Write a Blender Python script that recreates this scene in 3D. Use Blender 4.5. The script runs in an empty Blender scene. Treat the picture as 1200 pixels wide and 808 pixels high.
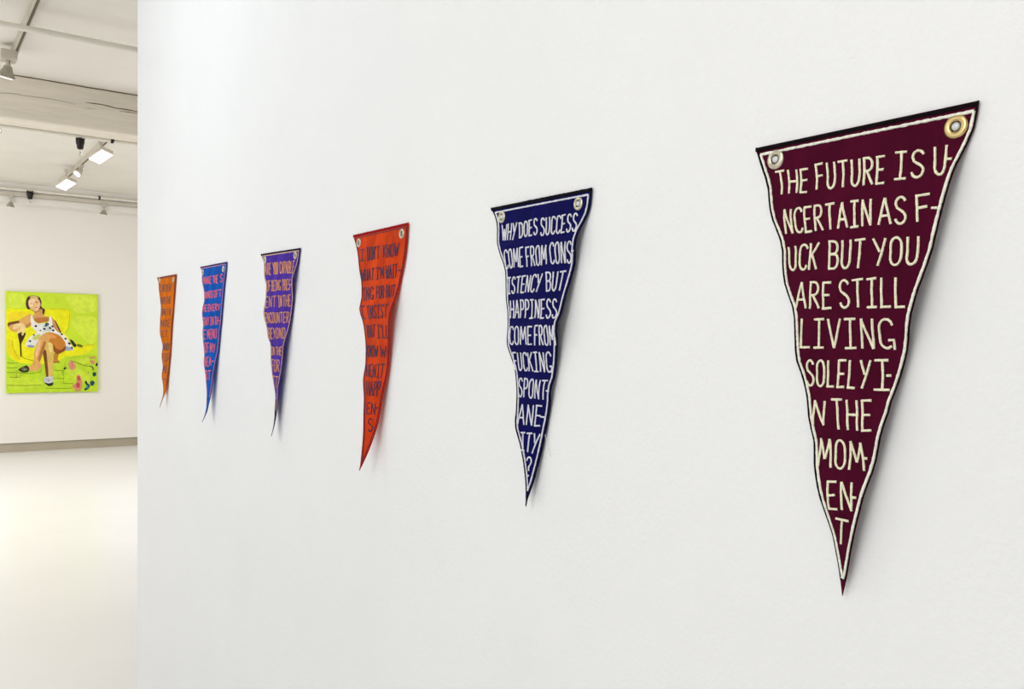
import bpy, bmesh, math, random
from mathutils import Vector, Matrix
from mathutils.geometry import tessellate_polygon

random.seed(7)
scene = bpy.context.scene
COL = scene.collection
PI = math.pi

# ------------------------------------------------------------------ camera
EYE = Vector((0.0, 0.0, 1.6))
YAW, PITCH, ROLL = math.radians(35.39611), math.radians(-1.8883), math.radians(0.83342)
FOCAL_PX, SHIFT_PX = 1014.96, 30.3475
fwd = Vector((math.sin(YAW)*math.cos(PITCH), math.cos(YAW)*math.cos(PITCH), math.sin(PITCH)))
rgt0 = Vector((math.cos(YAW), -math.sin(YAW), 0.0))
up0 = rgt0.cross(fwd)
rgt = math.cos(ROLL)*rgt0 + math.sin(ROLL)*up0
upv = -math.sin(ROLL)*rgt0 + math.cos(ROLL)*up0
cam = bpy.data.cameras.new('camera')
cam.sensor_width = 36.0
cam.lens = FOCAL_PX/1200.0*36.0
cam.shift_y = SHIFT_PX/1200.0
cam.clip_start = 0.02
cam_ob = bpy.data.objects.new('camera', cam)
m3 = Matrix((rgt, upv, -fwd)).transposed()
cam_ob.matrix_world = Matrix.Translation(EYE) @ m3.to_4x4()
COL.objects.link(cam_ob)
scene.camera = cam_ob

# ------------------------------------------------------------------ world, lights, exposure
world = bpy.data.worlds.new('world'); scene.world = world
world.use_nodes = True
world.node_tree.nodes['Background'].inputs[0].default_value = (0.9, 0.95, 1.0, 1)
world.node_tree.nodes['Background'].inputs[1].default_value = 0.3
scene.view_settings.view_transform = 'Standard'
scene.view_settings.look = 'None'
scene.view_settings.gamma = 1.0
scene.view_settings.use_curve_mapping = False
scene.view_settings.exposure = 0.0

def area_light(name, loc, target, sx, sy, power, color):
    l = bpy.data.lights.new(name, 'AREA'); l.shape = 'RECTANGLE'
    l.size, l.size_y, l.energy, l.color = sx, sy, power, color
    o = bpy.data.objects.new(name, l); o.location = loc
    o.rotation_euler = (Vector(target) - Vector(loc)).to_track_quat('-Z', 'Y').to_euler()
    COL.objects.link(o); return o

# daylight from assumed windows opposite the pennants, then ceiling lamps and two added fills
area_light('window_daylight', (-4.6, 0.8, 2.5), (0.84, 0.6, 2.6), 6.0, 1.8, 62, (0.90, 0.955, 1.0))
area_light('front_room_lamps', (-0.8, 0.0, 3.5), (0.7, 0.0, 1.3), 1.0, 4.0, 49, (1.0, 0.97, 0.925))
area_light('wall_top_fill', (-0.45, 3.0, 3.45), (0.84, 3.0, 3.1), 0.4, 2.4, 17, (0.86, 0.94, 1.0))  # added fill, no fixture: lifts the upper far end of the pennant wall
area_light('beam_fill', (-2.4, 5.4, 3.0), (-1.6, 7.8, 0.0), 2.0, 2.0, 38, (1.0, 0.995, 0.985))  # added fill below the ceiling, tilted to brighten the near face of the beam
area_light('back_room_lamps', (-1.6, 9.9, 3.5), (-1.0, 10.6, 0.0), 2.0, 4.0, 228, (1.0, 0.995, 0.995))
area_light('side_room_lamps', (3.8, 8.5, 3.5), (3.6, 9.0, 0.0), 1.6, 5.0, 155, (1.0, 0.995, 0.995))

# ------------------------------------------------------------------ helpers
def lin(c):
    c = c/255.0
    return c/12.92 if c <= 0.04045 else ((c+0.055)/1.055)**2.4
def rgb(r, g, b): return (lin(r), lin(g), lin(b), 1.0)

def material(name, col, rough=0.6, metal=0.0, var=0.0, var_scale=8.0, bump=0.0, bump_scale=60.0,
             translucent=0.0, emit=None, emit_strength=0.0, sheen=0.0, spec=0.5, stretch=None, detail=4.0):
    m = bpy.data.materials.new(name); m.use_nodes = True
    nt = m.node_tree; N = nt.nodes; L = nt.links
    b = N['Principled BSDF']
    b.inputs['Base Color'].default_value = col
    b.inputs['Roughness'].default_value = rough
    b.inputs['Metallic'].default_value = metal
    b.inputs['Specular IOR Level'].default_value = spec
    if sheen: b.inputs['Sheen Weight'].default_value = sheen
    tc = N.new('ShaderNodeTexCoord'); mp = N.new('ShaderNodeMapping')
    L.new(tc.outputs['Object'], mp.inputs['Vector'])
    if stretch: mp.inputs['Scale'].default_value = stretch
    colsock = None
    if var:
        n = N.new('ShaderNodeTexNoise'); n.inputs['Scale'].default_value = var_scale; n.inputs['Detail'].default_value = detail
        L.new(mp.outputs['Vector'], n.inputs['Vector'])
        r = N.new('ShaderNodeValToRGB')
        r.color_ramp.elements[0].position = 0.3; r.color_ramp.elements[1].position = 0.7
        lo = [max(0, c*(1-var)) for c in col[:3]] + [1]; hi = [min(1, c*(1+var)) for c in col[:3]] + [1]
        r.color_ramp.elements[0].color = lo; r.color_ramp.elements[1].color = hi
        L.new(n.outputs['Fac'], r.inputs['Fac']); L.new(r.outputs['Color'], b.inputs['Base Color'])
        colsock = r.outputs['Color']
    if bump:
        n2 = N.new('ShaderNodeTexNoise'); n2.inputs['Scale'].default_value = bump_scale; n2.inputs['Detail'].default_value = 4.0
        L.new(mp.outputs['Vector'], n2.inputs['Vector'])
        bp = N.new('ShaderNodeBump'); bp.inputs['Strength'].default_value = 1.0; bp.inputs['Distance'].default_value = bump
        L.new(n2.outputs['Fac'], bp.inputs['Height']); L.new(bp.outputs['Normal'], b.inputs['Normal'])
    if emit:
        b.inputs['Emission Color'].default_value = emit; b.inputs['Emission Strength'].default_value = emit_strength
    if translucent:
        t = N.new('ShaderNodeBsdfTranslucent'); t.inputs['Color'].default_value = col
        if colsock: L.new(colsock, t.inputs['Color'])
        mx = N.new('ShaderNodeMixShader'); mx.inputs[0].default_value = translucent
        L.new(b.outputs[0], mx.inputs[1]); L.new(t.outputs[0], mx.inputs[2])
        L.new(mx.outputs[0], N['Material Output'].inputs['Surface'])
    return m

def mesh_object(name, bm, mats, parent=None, smooth=False, loc=None):
    me = bpy.data.meshes.new(name); bm.to_mesh(me); bm.free()
    for m in (mats if isinstance(mats, (list, tuple)) else [mats]): me.materials.append(m)
    if smooth:
        for p in me.polygons: p.use_smooth = True
    o = bpy.data.objects.new(name, me); COL.objects.link(o)
    if loc is not None: o.location = loc
    if parent is not None: o.parent = parent
    return o
def tag(o, label=None, cat=None, group=None, kind=None):
    if label: o['label'] = label
    if cat: o['category'] = cat
    if group: o['group'] = group
    if kind: o['kind'] = kind
    return o
def thing(name, label, cat, loc=(0, 0, 0), group=None):
    o = bpy.data.objects.new(name, None); o.empty_display_size = 0.05
    o.location = loc; COL.objects.link(o)
    return tag(o, label, cat, group)
def box(bm, lo, hi, bevel=0.0, mat=0, M=None):
    g = bmesh.ops.create_cube(bm, size=1.0)
    vs = g['verts']
    for v in vs:
        v.co = Vector([(lo[i]+hi[i])/2 + v.co[i]*(hi[i]-lo[i]) for i in range(3)])
    fs = list({f for v in vs for f in v.link_faces})
    for f in fs: f.material_index = mat
    if bevel:
        es = list({e for v in vs for e in v.link_edges})
        r = bmesh.ops.bevel(bm, geom=es, offset=bevel, segments=3, affect='EDGES', profile=0.5)
        for f in r['faces']: f.material_index = mat
        vs = list({v for f in r['faces'] for v in f.verts} | {v for v in vs if v.is_valid})
    if M is not None:
        for v in vs: v.co = M @ v.co
    return bm
def lathe(bm, prof, origin, axis, seg=24, ribs=0, rib_depth=0.0, rib_rows=(), mat=0):
    """revolve (radius, height) pairs about axis through origin"""
    axis = Vector(axis).normalized(); q = axis.to_track_quat('Z', 'Y'); o = Vector(origin)
    rows = []
    for k, (r, h) in enumerate(prof):
        row = []
        for i in range(seg):
            a = 2*PI*i/seg
            rr = r*(1 - rib_depth*(i % 2)) if (ribs and k in rib_rows) else r
            row.append(bm.verts.new(o + q @ Vector((rr*math.cos(a), rr*math.sin(a), h))))
        rows.append(row)
    for a, b in zip(rows, rows[1:]):
        for i in range(seg):
            j = (i+1) % seg
            f = bm.faces.new((a[i], a[j], b[j], b[i])); f.material_index = mat
    for row, rev in ((rows[0], True), (rows[-1], False)):
        f = bm.faces.new(row[::-1] if rev else row); f.material_index = mat
    return bm
def tube(bm, a, b, r, seg=14):
    a, b = Vector(a), Vector(b); d = b-a
    return lathe(bm, [(r, 0), (r, d.length)], a, d, seg)
def frame_at(o, p, d=(0, 0, 1)): o.location = p
PENNANT_DATA = {
 1: dict(
  L=[[3.59307,1.83207,0.0032],[3.57791,1.81953,0.0032],[3.56936,1.80699,0.0032],[3.56768,1.79446,0.0032],[3.56507,1.78192,0.0032],[3.55851,1.76939,0.0032],[3.55076,1.75685,0.0032],[3.54413,1.74432,0.0032],[3.5379,1.73178,0.0032],[3.53306,1.71925,0.0032],[3.53204,1.70671,0.0032],[3.53512,1.69418,0.0032],[3.5399,1.68164,0.00321],[3.54381,1.66911,0.00324],[3.5444,1.65657,0.0034],[3.54163,1.64404,0.00457],[3.53718,1.6315,0.00615],[3.5327,1.61896,0.00714],[3.52958,1.60643,0.00628],[3.5257,1.59389,0.00437],[3.51559,1.58136,0.00355],[3.5048,1.56882,0.00323],[3.50369,1.55629,0.00354],[3.50524,1.54375,0.00505],[3.50656,1.53122,0.00634],[3.50567,1.51868,0.00622],[3.50178,1.50615,0.00548],[3.4972,1.49361,0.00488],[3.49356,1.48108,0.00554],[3.49001,1.46854,0.00796],[3.48645,1.45601,0.01041],[3.4829,1.44347,0.01111],[3.47934,1.43093,0.01013],[3.47579,1.4184,0.00877],[3.47223,1.40586,0.00818],[3.46868,1.39333,0.00892],[3.46513,1.38079,0.01069],[3.46157,1.36826,0.01379],[3.45802,1.35572,0.01805],[3.45446,1.34319,0.02275],[3.45091,1.33065,0.02719]],
  R=[[3.30875,1.8301,0.0032],[3.3123,1.81761,0.00375],[3.31585,1.80513,0.00433],[3.31941,1.79264,0.00468],[3.32298,1.78015,0.0046],[3.32659,1.76767,0.00422],[3.33016,1.75518,0.00376],[3.33362,1.7427,0.00343],[3.33684,1.73021,0.00329],[3.33996,1.71772,0.00322],[3.34326,1.70524,0.0032],[3.34698,1.69275,0.0033],[3.35097,1.68026,0.00358],[3.35491,1.66778,0.00384],[3.35867,1.65529,0.00396],[3.36237,1.64281,0.00402],[3.36587,1.63032,0.00403],[3.36898,1.61783,0.00401],[3.3716,1.60535,0.00372],[3.37402,1.59286,0.00335],[3.37659,1.58038,0.0032],[3.37925,1.56789,0.0032],[3.38211,1.5554,0.0032],[3.38543,1.54292,0.0032],[3.38918,1.53043,0.0032],[3.39323,1.51794,0.0032],[3.39765,1.50546,0.0032],[3.40245,1.49297,0.0032],[3.40711,1.48049,0.0032],[3.41128,1.468,0.00358],[3.41516,1.45551,0.00463],[3.41891,1.44303,0.00558],[3.42255,1.43054,0.00589],[3.42607,1.41805,0.00599],[3.42959,1.40557,0.00651],[3.43314,1.39308,0.00901],[3.43669,1.3806,0.01265],[3.44025,1.36811,0.01682],[3.4438,1.35562,0.02064],[3.44736,1.34314,0.02395],[3.45091,1.33065,0.02719]],
  grom=[[0.095, 0.0229], [0.881, 0.0369]],
  text=[
   ('I',[[0.05,0.0625],[0.17,0.0636],[0.18,0.1147],[0.055,0.1161]]),
   ('NEVER',[[0.257,0.0646],[0.8,0.0673],[0.802,0.1177],[0.257,0.116]]),
   ('HAVE',[[0.027,0.1595],[0.475,0.1615],[0.452,0.2099],[-0.006,0.2093]]),
   ('THE',[[0.546,0.1623],[0.82,0.1621],[0.79,0.2093],[0.529,0.2105]]),
   ('TIME',[[-0.034,0.2489],[0.497,0.2502],[0.539,0.2959],[0.015,0.2951]]),
   ('TO',[[0.563,0.2505],[0.814,0.2506],[0.839,0.295],[0.604,0.2961]]),
   ('MAKE',[[0.057,0.334],[0.832,0.333],[0.847,0.384],[0.135,0.3863]]),
   ('IT',[[0.144,0.4172],[0.774,0.4161],[0.735,0.4611],[0.053,0.4633]]),
   ('WORK',[[0.08,0.5122],[0.862,0.5087],[0.851,0.5634],[0.146,0.5675]]),
   ('FOR',[[0.116,0.5906],[0.915,0.5856],[0.976,0.6466],[0.058,0.6531]]),
   ('ME',[[0.012,0.6858],[0.71,0.681],[0.8,0.7325],[0.212,0.7364]]),
   ('-',[[0.184,0.7689],[0.698,0.7657],[0.647,0.8051],[0.164,0.8079]]),
  ]),
 2: dict(
  L=[[2.99928,1.83742,0.0032],[2.98362,1.82462,0.0032],[2.98005,1.81182,0.0032],[2.97989,1.79902,0.0032],[2.97811,1.78622,0.0032],[2.96952,1.77343,0.0032],[2.95918,1.76063,0.0032],[2.95421,1.74783,0.0032],[2.95262,1.73503,0.0032],[2.95252,1.72223,0.00323],[2.95613,1.70943,0.00482],[2.95949,1.69663,0.00711],[2.95684,1.68384,0.00917],[2.95262,1.67104,0.00987],[2.94903,1.65824,0.00881],[2.94544,1.64544,0.0082],[2.94185,1.63264,0.00995],[2.93826,1.61984,0.01242],[2.93468,1.60704,0.01312],[2.93109,1.59425,0.01305],[2.9275,1.58145,0.01287],[2.92391,1.56865,0.01244],[2.92032,1.55585,0.01209],[2.91673,1.54305,0.01269],[2.91314,1.53025,0.01452],[2.90955,1.51746,0.0161],[2.90596,1.50466,0.01606],[2.90237,1.49186,0.01497],[2.89879,1.47906,0.01409],[2.8952,1.46626,0.01399],[2.89161,1.45346,0.01396],[2.88802,1.44066,0.01396],[2.88443,1.42787,0.01409],[2.88084,1.41507,0.01451],[2.87725,1.40227,0.01533],[2.87366,1.38947,0.01657],[2.87007,1.37667,0.01816],[2.86648,1.36387,0.02084],[2.8629,1.35107,0.02463],[2.85931,1.33828,0.02992],[2.85572,1.32548,0.03668]],
  R=[[2.71216,1.83547,0.0032],[2.71469,1.82272,0.0032],[2.7174,1.80997,0.0032],[2.72114,1.79722,0.00339],[2.72577,1.78447,0.00406],[2.73013,1.77172,0.00441],[2.73377,1.75897,0.00417],[2.73728,1.74622,0.00395],[2.74087,1.73347,0.00393],[2.74446,1.72072,0.00393],[2.74805,1.70797,0.00389],[2.7517,1.69522,0.0038],[2.75528,1.68247,0.00369],[2.75851,1.66972,0.00354],[2.76141,1.65697,0.00333],[2.76468,1.64422,0.0032],[2.76893,1.63147,0.00426],[2.77325,1.61872,0.00526],[2.77686,1.60597,0.00475],[2.78035,1.59322,0.00421],[2.78394,1.58047,0.00393],[2.78753,1.56772,0.0038],[2.79112,1.55497,0.00421],[2.7947,1.54222,0.00623],[2.79829,1.52947,0.00802],[2.80188,1.51672,0.00973],[2.80547,1.50397,0.01104],[2.80906,1.49122,0.01194],[2.81265,1.47847,0.01271],[2.81624,1.46572,0.01332],[2.81983,1.45298,0.01388],[2.82342,1.44023,0.01454],[2.82701,1.42748,0.01525],[2.83059,1.41473,0.01628],[2.83418,1.40198,0.01783],[2.83777,1.38923,0.01969],[2.84136,1.37648,0.02143],[2.84495,1.36373,0.02322],[2.84854,1.35098,0.02648],[2.85213,1.33823,0.03144],[2.85572,1.32548,0.03668]],
  grom=[[0.046, 0.0396], [0.886, 0.0404]],
  text=[
   ('MAKE',[[0.072,0.071],[0.443,0.0742],[0.46,0.1202],[0.089,0.1191]]),
   ('THE',[[0.514,0.0732],[0.71,0.0725],[0.747,0.1234],[0.557,0.1199]]),
   ('S',[[0.798,0.072],[0.896,0.0717],[0.931,0.1189],[0.84,0.1198]]),
   ('OUNDS',[[0.015,0.17],[0.534,0.1681],[0.54,0.211],[0.026,0.2108]]),
   ('OF',[[0.595,0.1689],[0.768,0.1676],[0.775,0.2092],[0.605,0.2117]]),
   ('T',[[0.804,0.1665],[0.908,0.1657],[0.913,0.2074],[0.82,0.2086]]),
   ('HE',[[-0.017,0.2557],[0.258,0.2553],[0.313,0.2961],[0.09,0.2977]]),
   ('EVERY',[[0.332,0.2548],[0.909,0.2528],[0.901,0.2916],[0.382,0.2959]]),
   ('DAY',[[0.069,0.3353],[0.4,0.3341],[0.382,0.3846],[0.1,0.3867]]),
   ('IN',[[0.491,0.3338],[0.639,0.3331],[0.641,0.383],[0.48,0.3835]]),
   ('TH-',[[0.7,0.3327],[0.937,0.3312],[0.92,0.3797],[0.705,0.3824]]),
   ('E',[[0.054,0.4178],[0.226,0.4159],[0.219,0.4733],[0.073,0.4755]]),
   ('MENU',[[0.336,0.4146],[0.847,0.4063],[0.851,0.4655],[0.335,0.4724]]),
   ('OF',[[0.103,0.4979],[0.407,0.4987],[0.392,0.559],[0.074,0.5621]]),
   ('MY',[[0.489,0.4988],[0.791,0.5005],[0.806,0.5542],[0.486,0.5578]]),
   ('HEA-',[[0.088,0.5893],[0.816,0.5875],[0.881,0.6334],[0.145,0.6525]]),
   ('RT',[[0.118,0.6766],[0.706,0.672],[0.663,0.7293],[0.081,0.737]]),
  ]),
 3: dict(
  L=[[2.40331,1.83638,0.0032],[2.39054,1.82393,0.0032],[2.3788,1.81148,0.0032],[2.37563,1.79903,0.0032],[2.37554,1.78657,0.0032],[2.37541,1.77412,0.0032],[2.36779,1.76167,0.0032],[2.3572,1.74922,0.0032],[2.3585,1.73677,0.0032],[2.36027,1.72432,0.0032],[2.36102,1.71187,0.00366],[2.36132,1.69942,0.00501],[2.36056,1.68696,0.00763],[2.35623,1.67451,0.01154],[2.35224,1.66206,0.01197],[2.34859,1.64961,0.01006],[2.34494,1.63716,0.00801],[2.34129,1.62471,0.00591],[2.33764,1.61226,0.00648],[2.33424,1.5998,0.00573],[2.32517,1.58735,0.0032],[2.32021,1.5749,0.0032],[2.32016,1.56245,0.0032],[2.31978,1.55,0.00323],[2.31632,1.53755,0.00413],[2.31213,1.5251,0.00464],[2.30877,1.51265,0.0045],[2.30502,1.50019,0.00423],[2.29999,1.48774,0.00379],[2.29418,1.47529,0.00328],[2.28837,1.46284,0.0032],[2.28274,1.45039,0.0032],[2.28041,1.43794,0.00338],[2.28007,1.42549,0.00421],[2.27921,1.41303,0.00549],[2.27649,1.40058,0.00701],[2.27271,1.38813,0.00888],[2.26856,1.37568,0.0113],[2.26468,1.36323,0.0145],[2.26103,1.35078,0.01865],[2.25739,1.33833,0.02306]],
  R=[[2.11146,1.83056,0.0032],[2.11511,1.81825,0.00335],[2.11876,1.80595,0.00354],[2.12241,1.79364,0.00427],[2.12605,1.78134,0.00655],[2.1297,1.76903,0.00949],[2.13335,1.75672,0.01241],[2.137,1.74442,0.01176],[2.14065,1.73211,0.00989],[2.14429,1.71981,0.00783],[2.14794,1.7075,0.00544],[2.15159,1.69519,0.00454],[2.15524,1.68289,0.00432],[2.15889,1.67058,0.00428],[2.16254,1.65828,0.00442],[2.16618,1.64597,0.00502],[2.16983,1.63367,0.0063],[2.17348,1.62136,0.00836],[2.17713,1.60905,0.01088],[2.18078,1.59675,0.01368],[2.18442,1.58444,0.0159],[2.18807,1.57214,0.01617],[2.19172,1.55983,0.01506],[2.19537,1.54753,0.01477],[2.19902,1.53522,0.01474],[2.20266,1.52291,0.01481],[2.20631,1.51061,0.01541],[2.20996,1.4983,0.01622],[2.21361,1.486,0.01725],[2.21726,1.47369,0.01827],[2.22091,1.46139,0.01832],[2.22455,1.44908,0.01734],[2.2282,1.43677,0.01666],[2.23185,1.42447,0.01623],[2.2355,1.41216,0.01602],[2.23915,1.39986,0.01611],[2.24279,1.38755,0.01656],[2.24644,1.37524,0.01746],[2.25009,1.36294,0.01892],[2.25374,1.35063,0.02096],[2.25739,1.33833,0.02306]],
  grom=[[0.058, 0.0377], [0.897, 0.035]],
  text=[
   ('ARE',[[0.027,0.0601],[0.234,0.0593],[0.27,0.1233],[0.039,0.1214]]),
   ('YOU',[[0.287,0.0606],[0.441,0.0595],[0.507,0.1253],[0.363,0.125]]),
   ('CAPABLE',[[0.492,0.0607],[0.911,0.0638],[0.956,0.1264],[0.573,0.1242]]),
   ('OF',[[0.026,0.1569],[0.22,0.1574],[0.197,0.2134],[0.037,0.2138]]),
   ('BEING',[[0.273,0.1578],[0.623,0.1586],[0.613,0.2112],[0.253,0.2135]]),
   ('PRES',[[0.677,0.1593],[0.928,0.1591],[0.9,0.2113],[0.685,0.2162]]),
   ('-',[[0.919,0.1743],[0.969,0.1748],[0.966,0.1966],[0.916,0.1961]]),
   ('ENT',[[0.011,0.2447],[0.443,0.2416],[0.463,0.2992],[0.069,0.3055]]),
   ('IN',[[0.505,0.242],[0.641,0.2406],[0.668,0.2995],[0.568,0.3017]]),
   ('THE',[[0.678,0.2408],[0.918,0.2378],[0.934,0.2976],[0.706,0.2996]]),
   ('ENCOUNTER',[[0.055,0.3342],[0.919,0.3289],[0.929,0.3846],[0.066,0.3898]]),
   ('BEYOND',[[0.097,0.4179],[0.858,0.4139],[0.936,0.4669],[0.071,0.4772]]),
   ('IN',[[0.115,0.5216],[0.387,0.5192],[0.39,0.5619],[0.111,0.5629]]),
   ('THE',[[0.501,0.5182],[0.881,0.5147],[0.868,0.5582],[0.509,0.5611]]),
   ('FOR',[[0.127,0.5902],[0.804,0.5864],[0.814,0.648],[0.087,0.6566]]),
   ('IT',[[0.168,0.6792],[0.838,0.6759],[0.835,0.7361],[-0.137,0.7467]]),
  ]),
 4: dict(
  L=[[1.80003,1.83415,0.0032],[1.79153,1.82138,0.0032],[1.78327,1.8086,0.0032],[1.77695,1.79583,0.0032],[1.773,1.78306,0.0032],[1.77014,1.77029,0.0032],[1.76699,1.75751,0.0032],[1.76218,1.74474,0.0032],[1.75684,1.73197,0.0032],[1.75394,1.71919,0.0032],[1.75348,1.70642,0.0032],[1.7534,1.69365,0.0032],[1.75568,1.68088,0.00456],[1.75835,1.6681,0.00616],[1.75424,1.65533,0.00508],[1.74693,1.64256,0.00353],[1.74151,1.62978,0.0032],[1.73716,1.61701,0.0032],[1.73355,1.60424,0.0032],[1.731,1.59147,0.0032],[1.73001,1.57869,0.00322],[1.72994,1.56592,0.0034],[1.72912,1.55315,0.00388],[1.7266,1.54037,0.00621],[1.72312,1.5276,0.01044],[1.71953,1.51483,0.0141],[1.7163,1.50206,0.0155],[1.71308,1.48928,0.01583],[1.70986,1.47651,0.01648],[1.70664,1.46374,0.01812],[1.70342,1.45096,0.02016],[1.7002,1.43819,0.02214],[1.69698,1.42542,0.02375],[1.69376,1.41265,0.02527],[1.69054,1.39987,0.02711],[1.68732,1.3871,0.02942],[1.6841,1.37433,0.03205],[1.68088,1.36155,0.03486],[1.67765,1.34878,0.03774],[1.67443,1.33601,0.04077],[1.67121,1.32324,0.04384]],
  R=[[1.54239,1.83572,0.0032],[1.54367,1.82291,0.0032],[1.54485,1.81009,0.0032],[1.54642,1.79728,0.0032],[1.54885,1.78447,0.0032],[1.55193,1.77166,0.0032],[1.55563,1.75885,0.0032],[1.56007,1.74603,0.0032],[1.56569,1.73322,0.0032],[1.57126,1.72041,0.0032],[1.57509,1.7076,0.00427],[1.578,1.69479,0.00692],[1.58104,1.68197,0.00997],[1.58426,1.66916,0.01421],[1.58748,1.65635,0.01653],[1.5907,1.64354,0.01622],[1.59392,1.63073,0.01542],[1.59714,1.61791,0.01421],[1.60036,1.6051,0.01249],[1.60358,1.59229,0.01077],[1.6068,1.57948,0.00916],[1.61002,1.56666,0.00773],[1.61324,1.55385,0.00681],[1.61647,1.54104,0.00633],[1.61969,1.52823,0.00618],[1.62291,1.51542,0.00725],[1.62613,1.5026,0.00958],[1.62935,1.48979,0.01126],[1.63257,1.47698,0.01173],[1.63579,1.46417,0.01187],[1.63901,1.45136,0.01237],[1.64223,1.43854,0.01302],[1.64545,1.42573,0.01408],[1.64867,1.41292,0.01596],[1.65189,1.40011,0.01857],[1.65511,1.3873,0.02166],[1.65833,1.37448,0.02519],[1.66155,1.36167,0.02919],[1.66477,1.34886,0.03366],[1.66799,1.33605,0.03869],[1.67121,1.32324,0.04384]],
  grom=[[0.072, 0.0385], [0.897, 0.038]],
  text=[
   ('I',[[0.074,0.0704],[0.169,0.0724],[0.154,0.1199],[0.048,0.1182]]),
   ("DON'T",[[0.229,0.0673],[0.487,0.0706],[0.485,0.1236],[0.225,0.1223]]),
   ('KNOW',[[0.555,0.0698],[0.859,0.0734],[0.866,0.1238],[0.583,0.1233]]),
   ('WHAT',[[0.061,0.1566],[0.386,0.1593],[0.354,0.2082],[0.013,0.2055]]),
   ("I'M",[[0.439,0.1593],[0.597,0.1602],[0.609,0.2072],[0.436,0.2071]]),
   ('WAIT',[[0.641,0.1565],[0.87,0.1564],[0.899,0.2097],[0.66,0.21]]),
   ('-',[[0.896,0.1714],[0.945,0.1726],[0.964,0.1928],[0.913,0.1917]]),
   ('ING',[[0.027,0.2368],[0.375,0.2381],[0.411,0.2898],[0.084,0.2904]]),
   ('FOR',[[0.435,0.2381],[0.637,0.2371],[0.692,0.2887],[0.489,0.2891]]),
   ('BUT',[[0.688,0.2359],[0.906,0.2394],[0.939,0.2858],[0.754,0.2864]]),
   ('I',[[0.05,0.3141],[0.175,0.3156],[0.152,0.3681],[0.006,0.3671]]),
   ('INSIST',[[0.267,0.3166],[0.874,0.3155],[0.9,0.3681],[0.287,0.3698]]),
   ('THAT',[[0.122,0.3971],[0.503,0.3964],[0.446,0.4465],[0.104,0.4497]]),
   ("I'LL",[[0.576,0.3974],[0.96,0.3991],[0.968,0.4503],[0.572,0.4515]]),
   ('KNOW',[[0.053,0.4824],[0.562,0.4836],[0.566,0.5299],[0.055,0.5304]]),
   ('W',[[0.664,0.4834],[0.888,0.4849],[0.865,0.5295],[0.669,0.5295]]),
   ('-',[[0.873,0.4988],[0.949,0.4986],[0.953,0.5159],[0.876,0.5162]]),
   ('HEN',[[0.061,0.5649],[0.51,0.5611],[0.545,0.6148],[0.161,0.6142]]),
   ('IT',[[0.563,0.5605],[0.864,0.5571],[0.838,0.6163],[0.599,0.6151]]),
   ('HAPP',[[0.184,0.6351],[0.832,0.6305],[0.821,0.6934],[0.216,0.6915]]),
   ('EN',[[0.225,0.7231],[0.703,0.7217],[0.732,0.7694],[0.212,0.7681]]),
   ('-',[[0.709,0.7323],[0.83,0.7313],[0.861,0.7489],[0.737,0.7498]]),
   ('S',[[0.351,0.7882],[0.635,0.7861],[0.755,0.8386],[0.426,0.8406]]),
  ]),
 5: dict(
  L=[[1.24768,1.83015,0.0032],[1.23651,1.81778,0.0032],[1.22963,1.80542,0.0032],[1.22738,1.79306,0.0032],[1.22724,1.78069,0.0032],[1.22679,1.76833,0.0032],[1.22165,1.75596,0.0032],[1.21452,1.7436,0.0032],[1.2064,1.73123,0.0032],[1.201,1.71887,0.0032],[1.19948,1.7065,0.0032],[1.19891,1.69414,0.0032],[1.1982,1.68178,0.0032],[1.1971,1.66941,0.0032],[1.1938,1.65705,0.0032],[1.19204,1.64468,0.0032],[1.1914,1.63232,0.0032],[1.18956,1.61995,0.00459],[1.18709,1.60759,0.00759],[1.1842,1.59523,0.00939],[1.18114,1.58286,0.0066],[1.17669,1.5705,0.00393],[1.17063,1.55813,0.00323],[1.16692,1.54577,0.0032],[1.16488,1.5334,0.0032],[1.16245,1.52104,0.00368],[1.15998,1.50867,0.00535],[1.15731,1.49631,0.00771],[1.15427,1.48395,0.01072],[1.15088,1.47158,0.01479],[1.14748,1.45922,0.01644],[1.14414,1.44685,0.01428],[1.1408,1.43449,0.01196],[1.13746,1.42212,0.0107],[1.13412,1.40976,0.01002],[1.13078,1.39739,0.00997],[1.12744,1.38503,0.01027],[1.1241,1.37267,0.01102],[1.12076,1.3603,0.01239],[1.11742,1.34794,0.01441],[1.11408,1.33557,0.01652]],
  R=[[0.98047,1.82892,0.0032],[0.98161,1.81659,0.0032],[0.98313,1.80425,0.0032],[0.98735,1.79192,0.00361],[0.99356,1.77959,0.0064],[0.99738,1.76725,0.01189],[1.00051,1.75492,0.0145],[1.00385,1.74258,0.01371],[1.00719,1.73025,0.01021],[1.01053,1.71792,0.00813],[1.01387,1.70558,0.00925],[1.01721,1.69325,0.01099],[1.02055,1.68092,0.01295],[1.02389,1.66858,0.01477],[1.02723,1.65625,0.01538],[1.03057,1.64392,0.01668],[1.03391,1.63158,0.02125],[1.03725,1.61925,0.02021],[1.04059,1.60691,0.01577],[1.04393,1.59458,0.01275],[1.04727,1.58225,0.01031],[1.05061,1.56991,0.00844],[1.05396,1.55758,0.00713],[1.0573,1.54525,0.00661],[1.06064,1.53291,0.00943],[1.06398,1.52058,0.00886],[1.06732,1.50824,0.0062],[1.07066,1.49591,0.00468],[1.074,1.48358,0.00395],[1.07734,1.47124,0.00378],[1.08068,1.45891,0.00388],[1.08402,1.44658,0.00418],[1.08736,1.43424,0.00471],[1.0907,1.42191,0.00549],[1.09404,1.40958,0.0065],[1.09738,1.39724,0.00769],[1.10072,1.38491,0.00894],[1.10406,1.37257,0.01066],[1.1074,1.36024,0.01357],[1.11074,1.34791,0.01636],[1.11408,1.33557,0.01652]],
  grom=[[0.078, 0.0388], [0.886, 0.0405]],
  text=[
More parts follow.
